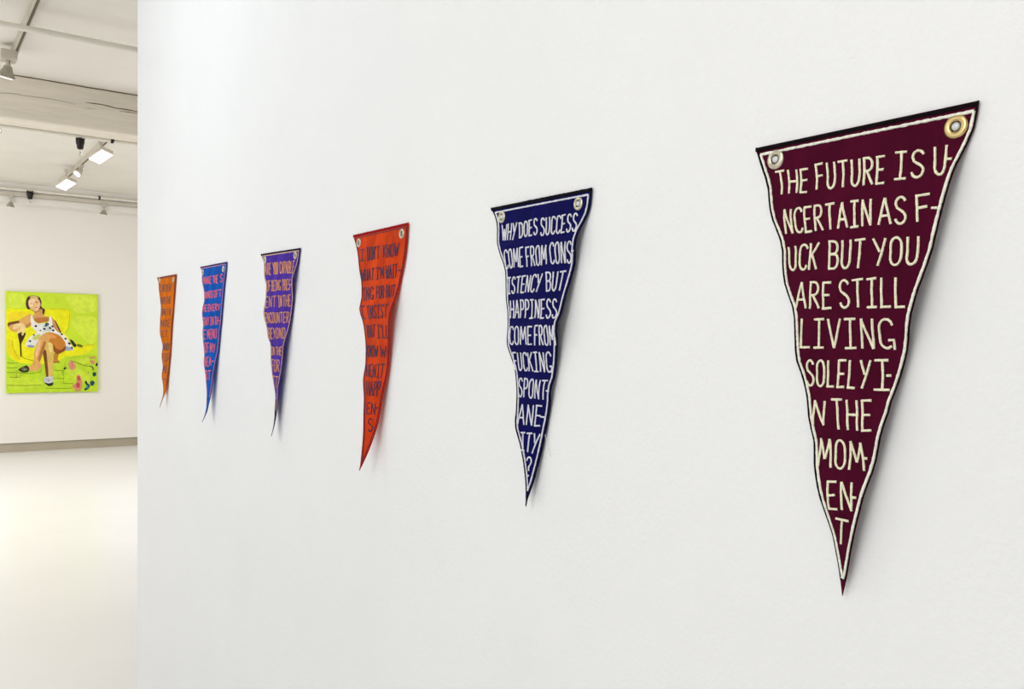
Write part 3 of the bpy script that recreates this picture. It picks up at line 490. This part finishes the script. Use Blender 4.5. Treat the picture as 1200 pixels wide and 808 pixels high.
# pen strokes of the hand-drawn capitals: (advance width, strokes); y runs down from 0 to 1
def arc(cx, cy, rx, ry, a0, a1, n=9):
    return [(cx+rx*math.cos(math.radians(a0+(a1-a0)*k/(n-1))), cy+ry*math.sin(math.radians(a0+(a1-a0)*k/(n-1)))) for k in range(n)]
G = {
 'A': (.62, [[(0,1),(.3,0)],[(.3,0),(.62,1)],[(.1,.66),(.52,.66)]]),
 'B': (.55, [[(.04,0),(.04,1)],[(.0,0),(.3,.02)]+arc(.3,.24,.2,.22,-90,90)+[(.04,.47)],[(.04,.47),(.32,.48)]+arc(.32,.73,.23,.26,-90,90)+[(0,1)]]),
 'C': (.5, [arc(.3,.28,.26,.28,-20,-180,7)+[(.04,.7)]+arc(.3,.72,.26,.28,180,20,7)]),
 'D': (.55, [[(.05,0),(.05,1)],[(0,.0),(.2,.0)]+arc(.2,.35,.33,.35,-80,0,5)+arc(.2,.65,.33,.35,0,80,5)+[(0,1)]]),
 'E': (.5, [[(.04,0),(.04,1)],[(0,.01),(.5,0)],[(.04,.5),(.42,.48)],[(0,1),(.5,.98)]]),
 'F': (.5, [[(.04,0),(.04,1)],[(0,.01),(.5,0)],[(.04,.48),(.42,.46)]]),
 'G': (.66, [arc(.32,.28,.28,.28,-15,-180,7)+[(.04,.7)]+arc(.32,.7,.28,.28,180,80,6)+[(.5,.9)],[(.38,.7),(.62,.7)],[(.6,.7),(.6,1.02)]]),
 'H': (.58, [[(.03,0),(.03,1)],[(.55,0),(.55,1)],[(.03,.5),(.55,.5)]]),
 'I': (.5, [[(.25,0),(.25,1)],[(0,.01),(.5,0)],[(0,1),(.5,.99)]]),
 'K': (.56, [[(.04,0),(.04,1)],[(.54,0),(.05,.55)],[(.16,.44),(.56,1)]]),
 'L': (.5, [[(.04,0),(.04,1)],[(0,1),(.5,.99)]]),
 'M': (.72, [[(.0,1),(.1,0)],[(.1,0),(.36,.72)],[(.36,.72),(.62,0)],[(.62,0),(.72,1)]]),
 'N': (.56, [[(.04,1),(.04,0)],[(.04,0),(.52,1)],[(.52,1),(.52,0)]]),
 'O': (.56, [arc(.28,.3,.25,.3,-90,0,6)+arc(.28,.7,.25,.3,0,180,11)+arc(.28,.3,.25,.3,180,270,6)]),
 'P': (.52, [[(.05,0),(.05,1)],[(0,0),(.26,.0)]+arc(.26,.26,.25,.26,-90,90)+[(.05,.52)]]),
 'R': (.56, [[(.05,0),(.05,1)],[(0,0),(.26,.0)]+arc(.26,.24,.25,.24,-90,90)+[(.05,.5)],[(.2,.5),(.56,1)]]),
 'S': (.54, [arc(.28,.25,.24,.25,-20,-180,7)+[(.1,.4),(.42,.58)]+arc(.27,.75,.25,.25,-10,165,8)]),
 'T': (.58, [[(.29,0),(.29,1)],[(0,.02),(.58,0)]]),
 'U': (.54, [[(.04,0),(.04,.72)]+arc(.27,.74,.23,.26,180,0,9)+[(.5,0)]]),
 'V': (.58, [[(0,0),(.28,1)],[(.28,1),(.58,0)]]),
 'W': (.8, [[(0,0),(.2,1)],[(.2,1),(.4,.3)],[(.4,.3),(.6,1)],[(.6,1),(.8,0)]]),
 'Y': (.58, [[(0,0),(.28,.5)],[(.58,0),(.22,1)]]),
 '-': (.5, [[(.0,.5),(.5,.5)]]),
 "'": (.16, [[(.08,0),(.06,.22)]]),
 '?': (.5, [arc(.26,.22,.22,.22,-170,60,9)+[(.26,.5),(.26,.72)],[(.24,.93),(.26,1.0)]]),
}
NV = 40
def pennant_surface(d):
    L = [Vector(a) for a in d['L']]; R = [Vector(a) for a in d['R']]
    def S(u, v, off=0.0):
        fj = min(max(v, 0), 1)*NV; k = min(int(fj), NV-1); w = fj-k
        l = L[k].lerp(L[k+1], w); r = R[k].lerp(R[k+1], w); q = l.lerp(r, u)
        wid = abs(l.x-r.x)
        bulge = 0.018*wid*max(0, 4*u*(1-u))*min(1, v*6)
        return Vector((XW-q.z-bulge-off, q.x, q.y))
    def Nrm(u, v):
        e = 0.012
        u = min(max(u, 0.05), 0.95); v = min(max(v, .02), .95)
        du = S(u+e, v)-S(u-e, v); dv = S(u, v+e)-S(u, v-e)
        n = du.cross(dv).normalized()
        return -n if n.x > 0 else n
    return S, Nrm
def thread(bm, path3, nrm, w, h, z0=0.0008, closed=False, jit=0.0):
    """raised satin-stitch ribbon along 3D points lying on the cloth"""
    rows = []
    n = len(path3)
    for k in range(n):
        a = path3[max(k-1, 0)]; b = path3[min(k+1, n-1)]
        t = (b-a)
        if t.length < 1e-9: continue
        t.normalize(); s = nrm[k].cross(t).normalized()
        ww = w*(1+random.uniform(-jit, jit)); p = path3[k] + nrm[k]*z0
        sh = s*random.uniform(-jit, jit)*w*0.25
        rows.append([bm.verts.new(p+sh+s*ww*.5), bm.verts.new(p+sh+s*ww*.28+nrm[k]*h), bm.verts.new(p+sh-s*ww*.28+nrm[k]*h), bm.verts.new(p+sh-s*ww*.5)])
    for a, b in zip(rows, rows[1:]):
        for i in range(3): bm.faces.new((a[i], a[i+1], b[i+1], b[i]))
    if len(rows) > 1:
        bm.faces.new(rows[0][::-1]); bm.faces.new(rows[-1])
def resample(pts, step):
    out = [pts[0]]
    for a, b in zip(pts, pts[1:]):
        d = math.hypot(b[0]-a[0], b[1]-a[1]); n = max(1, int(math.ceil(d/step)))
        out += [(a[0]+(b[0]-a[0])*i/n, a[1]+(b[1]-a[1])*i/n) for i in range(1, n+1)]
    return out

def build_pennant(i):
    d, c = PENNANT_DATA[i], PAL[i]
    S, Nrm = pennant_surface(d)
    org = S(.5, 0)
    W0 = abs(d['L'][0][0]-d['R'][0][0]); H0 = abs(d['L'][0][1]-d['L'][-1][1])
    def wid(v):
        f = min(max(v, 0), 1)*NV; k = min(int(f), NV-1); w = f-k
        a, c2 = (abs(d['L'][q][0]-d['R'][q][0]) for q in (k, k+1))
        return max(a*(1-w)+c2*w, .004)
    root = thing('pennant', DESC[i], 'pennant', org, 'embroidered pennants along the white wall')
    fab = material(c['word']+' satin', c['fab'], rough=.55 if i == 4 else .65, var=c['var'], var_scale=26.0, bump=.006 if i == 4 else .0022, bump_scale=45.0, translucent=.4 if i < 5 else .2, stretch=(1, 1, .55), spec=.12 if i == 4 else .05)
    txt = material(c['word']+' lettering thread', c['txt'], rough=.55, var=.12, var_scale=420.0, bump=.0006, bump_scale=700.0, detail=2.0)
    bor = material(c['word']+' border thread', c['bor'], rough=.55, var=.14, var_scale=320.0, bump=.0006, bump_scale=600.0, detail=2.0)
    edg = material(c['word']+' edge thread', c['edge'], rough=.8, var=.2, var_scale=300.0, spec=.1)
    # cloth with two punched holes, thickened
    NU, NR = 72, 150
    bm = bmesh.new(); grid = []
    for r in range(NR+1):
        v = r/NR
        grid.append([bm.verts.new(S(u/NU, v)-org) for u in range(NU+1)])
    holes = [S(*g)-org for g in d['grom']]
    for r in range(NR):
        for u in range(NU):
            q = [grid[r][u], grid[r][u+1], grid[r+1][u+1], grid[r+1][u]]
            m = (q[0].co+q[2].co)/2
            if any((m-h).length < .0062 for h in holes): continue
            bm.faces.new(q)
    bmesh.ops.remove_doubles(bm, verts=bm.verts, dist=1e-5)
    bmesh.ops.recalc_face_normals(bm, faces=bm.faces)
    cloth = mesh_object('fabric', bm, fab, root, True)
    so = cloth.modifiers.new('thickness', 'SOLIDIFY'); so.thickness = .0008; so.offset = 0
    # overlocked edge on the three sides
    bm = bmesh.new()
    ew = .0027
    for side in (0, 1):
        pv = [k/110*(.966 if i == 6 else 1) for k in range(0, 111)]
        P, Q = [], []
        for v in pv:
            ins = min((.0009 if i == 6 and side else .0016)/wid(v), .35); u = ins if side == 0 else 1-ins
            P.append(S(u, v)-org); Q.append(Nrm(u, v))
        thread(bm, P, Q, ew*((1, .6)[side] if i == 6 else 1), .0006, .0006, jit=.12)
    if i == 3:      # the long twisted tail shows the dark edge stitching only
        for u in (.2, .5, .8):
            pv = [.8+.2*k/30 for k in range(31)]
            thread(bm, [S(u, v)-org for v in pv], [Nrm(u, v) for v in pv], .011, .0005, .0005)
    us = [k/60 for k in range(61)]
    P = [S(u, .0028/H0)-org for u in us]; Q = [Nrm(u, .02) for u in us]
    thread(bm, P, Q, ew+(.002 if i == 6 else .003), .0008, .0007, jit=.12)
    mesh_object('edge_binding', bm, edg, root)
    # stitched border line
    bm = bmesh.new()
    ins_s, ins_t, bw, vend = {6: (.0066, .0092, .0032, .962), 5: (.0066, .0095, .0029, .95), 4: (.0055, .008, .002, .97),
                              3: (.0066, .0066, .003, .86), 2: (.0066, .0066, .003, .84), 1: (.006, .0066, .003, .84)}[i]
    vt = ins_t/H0
    for side in (0, 1):
        P, Q = [], []
        n = 170
        for k in range(n+1):
            v = vt+(vend-vt)*k/n
            ins = min(ins_s*((.78, .5)[side] if i == 6 else 1)/wid(v), .46); u = ins if side == 0 else 1-ins
            P.append(S(u, v)-org); Q.append(Nrm(u, v))
        thread(bm, P, Q, bw, .0011, jit=.2)
    u0, u1 = (ins_s*.78/W0, 1-ins_s*.5/W0) if i == 6 else (ins_s/W0, 1-ins_s/W0)
    P, Q = [], []
    for k in range(101):
        u = u0+(u1-u0)*k/100; P.append(S(u, vt)-org); Q.append(Nrm(u, .02))
    thread(bm, P, Q, bw, .0011, jit=.2)
    mesh_object('stitched_border', bm, bor, root)
    # lettering, one mesh for each line of the text
    lines = []
    for wrd, quad in d['text']:
        vm = sum(q[1] for q in quad)/4
        if lines and abs(lines[-1][0]-vm) < .045: lines[-1][1].append((wrd, quad))
        else: lines.append([vm, [(wrd, quad)]])
    lw = {6: .0027, 5: .0027, 4: .003, 3: .0036, 2: .0038, 1: .0042}[i]
    for vm, words in lines:
        bm = bmesh.new()
        for wrd, quad in words:
            gap = .2
            tot = sum(G[ch][0] for ch in wrd)+gap*(len(wrd)-1)
            x = 0.0
            for ch in wrd:
                gw, strokes = G[ch]
                for st in strokes:
                    st2 = [(px+random.uniform(-.012, .012), py+random.uniform(-.012, .012)) for px, py in st] if len(st) == 2 else st
                    P, Q = [], []
                    for gx, gy in resample(st2, .09):
                        a = (x+gx)/tot; b = gy
                        u = (quad[0][0]*(1-a)+quad[1][0]*a)*(1-b)+(quad[3][0]*(1-a)+quad[2][0]*a)*b
                        v = (quad[0][1]*(1-a)+quad[1][1]*a)*(1-b)+(quad[3][1]*(1-a)+quad[2][1]*a)*b
                        u = min(max(u, .02), .98)
                        P.append(S(u, v)-org); Q.append(Nrm(u, v))
                    thread(bm, P, Q, lw, .0011, .0008, jit=.14)
                x += gw+gap
        mesh_object('lettering', bm, txt, root)
    # grommets; the nails through them stay objects of their own
    for k, g in enumerate(d['grom']):
        n = Nrm(*g); p = S(*g)
        gold = (i == 6 and k == 1)
        mt = material('brass' if gold else 'nickel', rgb(206, 182, 128) if gold else rgb(196, 190, 170), rough=.28, metal=1.0, var=.06, var_scale=90.0)
        bm = bmesh.new()
        R = .0118 if i == 6 else .0104
        prof = [(.0052, -.0028), (.0053, .001), (.0064, .0022), (R*.8, .0022), (R, .001), (R, .0004), (R*.9, -.0003), (.0058, -.0011), (.0058, -.0028)]
        q = n.to_track_quat('Z', 'Y'); rows = []
        for r, h in prof:
            rows.append([bm.verts.new(p-org+q @ Vector((r*math.cos(2*PI*a/32), r*math.sin(2*PI*a/32), h))) for a in range(32)])
        for a, b in zip(rows, rows[1:]+rows[:1]):
            for s in range(32): bm.faces.new((a[s], a[(s+1) % 32], b[(s+1) % 32], b[s]))
        bmesh.ops.recalc_face_normals(bm, faces=bm.faces)
        go = mesh_object('grommet', bm, mt, root, True)
        if i == 6: go['label'] = 'brass coloured grommet' if gold else 'silver coloured grommet'
        pn = material('nail_white' if i > 4 else 'nail_grey', rgb(206, 210, 214) if i > 4 else rgb(120, 118, 112), rough=.35, metal=.3, var=.05, var_scale=60.0)
        bm = bmesh.new()
        L = XW-p.x
        lathe(bm, [(.0012, 0), (.0012, L-.0015), (.0040, L-.001), (.0042, L+.0006), (.0033, L+.002), (.0012, L+.0026)], (0, 0, 0), (-1, 0, 0), 18)
        no = mesh_object('nail', bm, pn, None, True, (XW, p.y, p.z))
        tag(no, 'round-headed nail through the %s grommet of the %s pennant' % ('left' if k == 0 else 'right', c['word']), 'nail', 'nails holding the pennants')
    return root, S, Nrm, org
for i in (6, 5, 4, 3, 2, 1):
    root, S, Nrm, org = build_pennant(i)
    if i == 5:   # a stray white thread beside the lower right edge
        p = [S(1, .76)-org, S(1, .785)-org+Vector((.001, -.008, -.004)), S(1, .8)-org+Vector((.002, -.018, -.014))]
        bm = bmesh.new(); thread(bm, p, [Vector((-1, 0, 0))]*3, .0012, .0006)
        mesh_object('loose_thread', bm, material('loose white thread', rgb(226, 226, 232), rough=.6), root)

# ------------------------------------------------------------------ painting on the back wall
art = thing('painting', 'lime green painting of a seated woman in a floral dress on the back wall', 'painting', (1.197, YB-.004, .808))
bm = bmesh.new(); box(bm, (0, -.042, 0), (1.13, 0, 1.375), .004)
mesh_object('canvas', bm, material('lime_canvas', rgb(206, 233, 50), rough=.6, var=.05, var_scale=3.0, bump=.001, bump_scale=120.0, spec=.25), art)
bm = bmesh.new(); mats, keys = [], {}
def paint_slot(c):
    if c not in keys:
        keys[c] = len(mats)
        mats.append(material('oil_paint', rgb(*c), rough=.55, var=.09, var_scale=16.0, bump=.0012, bump_scale=40.0, spec=.25))
    return keys[c]
def smooth_closed(P, n=4):
    out = []
    N = len(P)
    for k in range(N):
        p0, p1, p2, p3 = (Vector(P[(k+j-1) % N]) for j in range(4))
        for s in range(n):
            t = s/n
            cr = .5*((2*p1)+(p2-p0)*t+(2*p0-5*p1+4*p2-p3)*t*t+(3*p1-p0-3*p2+p3)*t**3)
            out.append(p1.lerp(p2, t).lerp(cr, .7))
    return out
for k, (c, w, pts) in enumerate(PAINT_STROKES):
    y = -.0422-.00006*(k+1); m = paint_slot(tuple(c))
    if not w:
        pl = [Vector((min(max(p.x, .003), 1.127), min(max(p.y, .003), 1.372))) for p in smooth_closed(pts)]
        vs = [bm.verts.new((p.x, y, p.y)) for p in pl]
        for t in tessellate_polygon([[Vector((p.x, p.y, 0)) for p in pl]]):
            try: f = bm.faces.new([vs[j] for j in t]); f.material_index = m
            except ValueError: pass
    else:
        prev = None
        for j, p in enumerate(pts):
            a = Vector(pts[max(j-1, 0)]); b = Vector(pts[min(j+1, len(pts)-1)]); t = (b-a).normalized(); s = Vector((-t.y, t.x))*w*.5
            q = Vector(p); cur = (bm.verts.new((q.x+s.x, y, q.y+s.y)), bm.verts.new((q.x-s.x, y, q.y-s.y)))
            if prev: f = bm.faces.new((prev[0], prev[1], cur[1], cur[0])); f.material_index = m
            prev = cur
mesh_object('painted_scene', bm, mats, art)

# ------------------------------------------------------------------ pipes, tracks and lamps under the back room ceiling
def pipe(label, y, z, r, x0=-5.0, x1=6.0, hang='ceiling', hx=(), dark=False):
    t = thing('ceiling_pipe', label, 'pipe', (0, y, z), 'painted pipes under the ceiling')
    bm = bmesh.new(); tube(bm, (x0, 0, 0), (x1, 0, 0), r, 16); mesh_object('pipe_run', bm, M_PIPE, t, False)
    for x in hx:
        bm = bmesh.new()
        lathe(bm, [(r+.005, -.012), (r+.005, .012)], (x, 0, 0), (1, 0, 0), 16)
        if hang == 'ceiling': lathe(bm, [(.005, 0), (.005, H-z-r)], (x, 0, r), (0, 0, 1), 8)
        else: box(bm, (x-.012, 0, -.006), (x+.012, hang-y, .006))
        mesh_object('hanger', bm, M_BLACK if dark else M_PIPE, t)
    return t
pipe('white painted pipe crossing the ceiling in front of the timber beam', 6.1, 3.470, .019, hx=(-2.2, 2.9))
pipe('white painted pipe along the back lower edge of the timber beam', 8.03, 3.258, .016, hang=7.99, hx=(-1.5, 1.503, 4.0), dark=True)
pipe('white painted pipe along the bulkhead above the back wall', 13.176, 3.515, .021, hang=13.2, hx=(-.9, 2.303, 4.4), dark=True)

def track(label, a, b, group='lighting tracks'):
    a, b = Vector(a), Vector(b); d = b-a; ln = d.length
    t = thing('lighting_track', label, 'track', a, group)
    M = d.to_track_quat('Y', 'Z').to_matrix().to_4x4()
    bm = bmesh.new(); box(bm, (-.018, 0, 0), (.018, ln, .05), .002, M=M); mesh_object('channel', bm, M_TRACK, t)
    bm = bmesh.new(); box(bm, (-.006, .01, -.0012), (.010, ln-.01, .004), M=M); mesh_object('slot', bm, M_SLOT, t)
    bm = bmesh.new(); box(bm, (-.021, ln-.03, -.004), (.021, ln+.004, .052), .002, M=M)
    mesh_object('end_cap', bm, M_TRACK, t)
    return t
track('lighting track on the ceiling running away past the front pipe, above the ribbed lamp', (.685, 3.0, 3.55), (.685, 7.05, 3.55))
track('lighting track behind the timber beam carrying the two lit floodlights', (1.735, 9.5, 3.55), (1.735, 12.72, 3.55))
track('long lighting track along the bulkhead below the pipe, carrying two small spotlights', (-5.0, 13.176, 3.425), (6.0, 13.176, 3.425))

def spot(label, top, tip_dir, neck, r, ln, lens, body=None, group='track spotlights', ribs=True, mount=(.05, .02, .03)):
    """adapter under the track at top, an arm, then a flared ribbed lamp pointing along tip_dir"""
    t = thing('track_spotlight', label, 'spotlight', top, group)
    mw, md, mh = mount
    bm = bmesh.new(); box(bm, (-md, -mw, -mh), (md, mw, 0), .004); mesh_object('adapter', bm, M_LAMPW, t)
    dv = Vector(tip_dir).normalized(); base = Vector((0, 0, -mh-neck))
    bm = bmesh.new(); tube(bm, (0, 0, -mh), base, r*.24, 10); lathe(bm, [(r*.3, -r*.25), (r*.34, 0), (r*.3, r*.25)], base, (1, 0, 0), 12); mesh_object('arm', bm, M_LAMPW, t, True)
    bm = bmesh.new()
    lathe(bm, [(r*.40, 0), (r*.5, ln*.12), (r*.56, ln*.3), (r*.8, ln*.66), (r*.98, ln*.9), (r, ln)], base, dv, 36, ribs, .12, (1, 2, 3, 4))
    mesh_object('lamp_body', bm, body or M_LAMPG, t)
    bm = bmesh.new(); lathe(bm, [(r*1.04, ln*.985), (r*1.05, ln*1.05), (r*.86, ln*1.06)], base, dv, 36); mesh_object('rim', bm, M_LAMPW, t)
    bm = bmesh.new(); lathe(bm, [(r*.86, ln*1.05), (r*.6, ln*1.075), (r*.2, ln*1.085)], base, dv, 30); mesh_object('lens', bm, M_LENS, t, True)
    return t
spot('ribbed grey spotlight at the end of the near track, cut by the left edge', (.64, 6.95, 3.552), (-.15, .2, -1), .035, .056, .078, True, mount=(.06, .05, .065))
spot('small lit spotlight below the timber beam at the very left edge', (.668, 8.09, 3.275), (-.1, -.75, -.55), .01, .03, .05, True, mount=(.02, .015, .012))
spot('small lit spotlight between the two floodlights on the middle track', (1.735, 11.0, 3.55), (-.6, -.4, -.7), .025, .05, .08, True, M_LAMPW)
spot('small grey spotlight at the left on the bulkhead track, lamp pointing down', (1.235, 13.15, 3.425), (-.1, .16, -1), .055, .048, .06, False, mount=(.03, .018, .03))
spot('small grey spotlight at the right on the bulkhead track, nearest the pennant wall', (2.36, 13.15, 3.425), (-.1, .16, -1), .05, .048, .06, False, mount=(.03, .018, .03))

def flood(label, loc, trk_z, e1, e2, l1, l2, depth=.05):
    t = thing('floodlight', label, 'floodlight', loc, 'floodlights on the middle track')
    a = Vector(e1).normalized(); b = (Vector(e2)-a*Vector(e2).dot(a)).normalized(); n = a.cross(b)
    if n.z > 0: b = -b; n = a.cross(b)
    M = Matrix((a, b, n)).transposed().to_4x4()
    bm = bmesh.new(); box(bm, (-l1/2, -l2/2, -depth), (l1/2, l2/2, 0), .014, M=M); mesh_object('housing', bm, M_LAMPW, t)
    bm = bmesh.new(); box(bm, (-l1/2+.008, -l2/2+.008, -.004), (l1/2-.008, l2/2-.008, .004), .003, M=M); mesh_object('diffuser', bm, M_GLOW, t)
    bm = bmesh.new()
    up = -n*depth; top = Vector((0, 0, trk_z-loc[2]))
    tube(bm, up*.8, top-Vector((0, 0, .012)), .012, 10); box(bm, (-.02, -.05, top.z-.02), (.02, .05, top.z), .003)
    mesh_object('mounting_arm', bm, M_LAMPW, t)
    return t
flood('larger lit white floodlight on the middle track, nearest the timber beam', (1.674, 9.5, 3.387), 3.55, (.09, -.2, .07), (.13, .02, -.025), .235, .135)
flood('smaller lit white floodlight at the far end of the middle track', (1.634, 11.4, 3.367), 3.55, (.09, -.2, .07), (.13, .02, -.025), .23, .13)

def sprinkler(label, loc, r=.034, ln=.082):
    t = thing('sprinkler_head', label, 'sprinkler', loc, 'black sprinkler heads on the pipes')
    bm = bmesh.new(); lathe(bm, [(r*.5, .012), (r*.5, -.005), (r, -.012), (r, -.03), (r*.85, -.045), (r*.75, -ln*.85), (r*.6, -ln)], (0, 0, 0), (0, 0, 1), 18)
    for s in (-1, 1): box(bm, (s*r*.75-.008, -.008, -.012), (s*r*.75+.008, .008, .022), .002)
    mesh_object('body', bm, M_BLACK, t)
    bm = bmesh.new(); lathe(bm, [(.006, -ln), (.006, -ln-.02), (.014, -ln-.024), (.014, -ln-.03), (.005, -ln-.036), (.005, -ln-.05), (.01, -ln-.056)], (0, 0, 0), (0, 0, 1), 14)
    mesh_object('deflector', bm, M_CHROME, t)
    return t
sprinkler('black sprinkler head with bright tip hanging under the timber beam', (1.258, 8.03, 3.235))
sprinkler('black sprinkler head hanging from the bulkhead pipe, above the painting', (1.453, 13.13, 3.487), .04, .09)
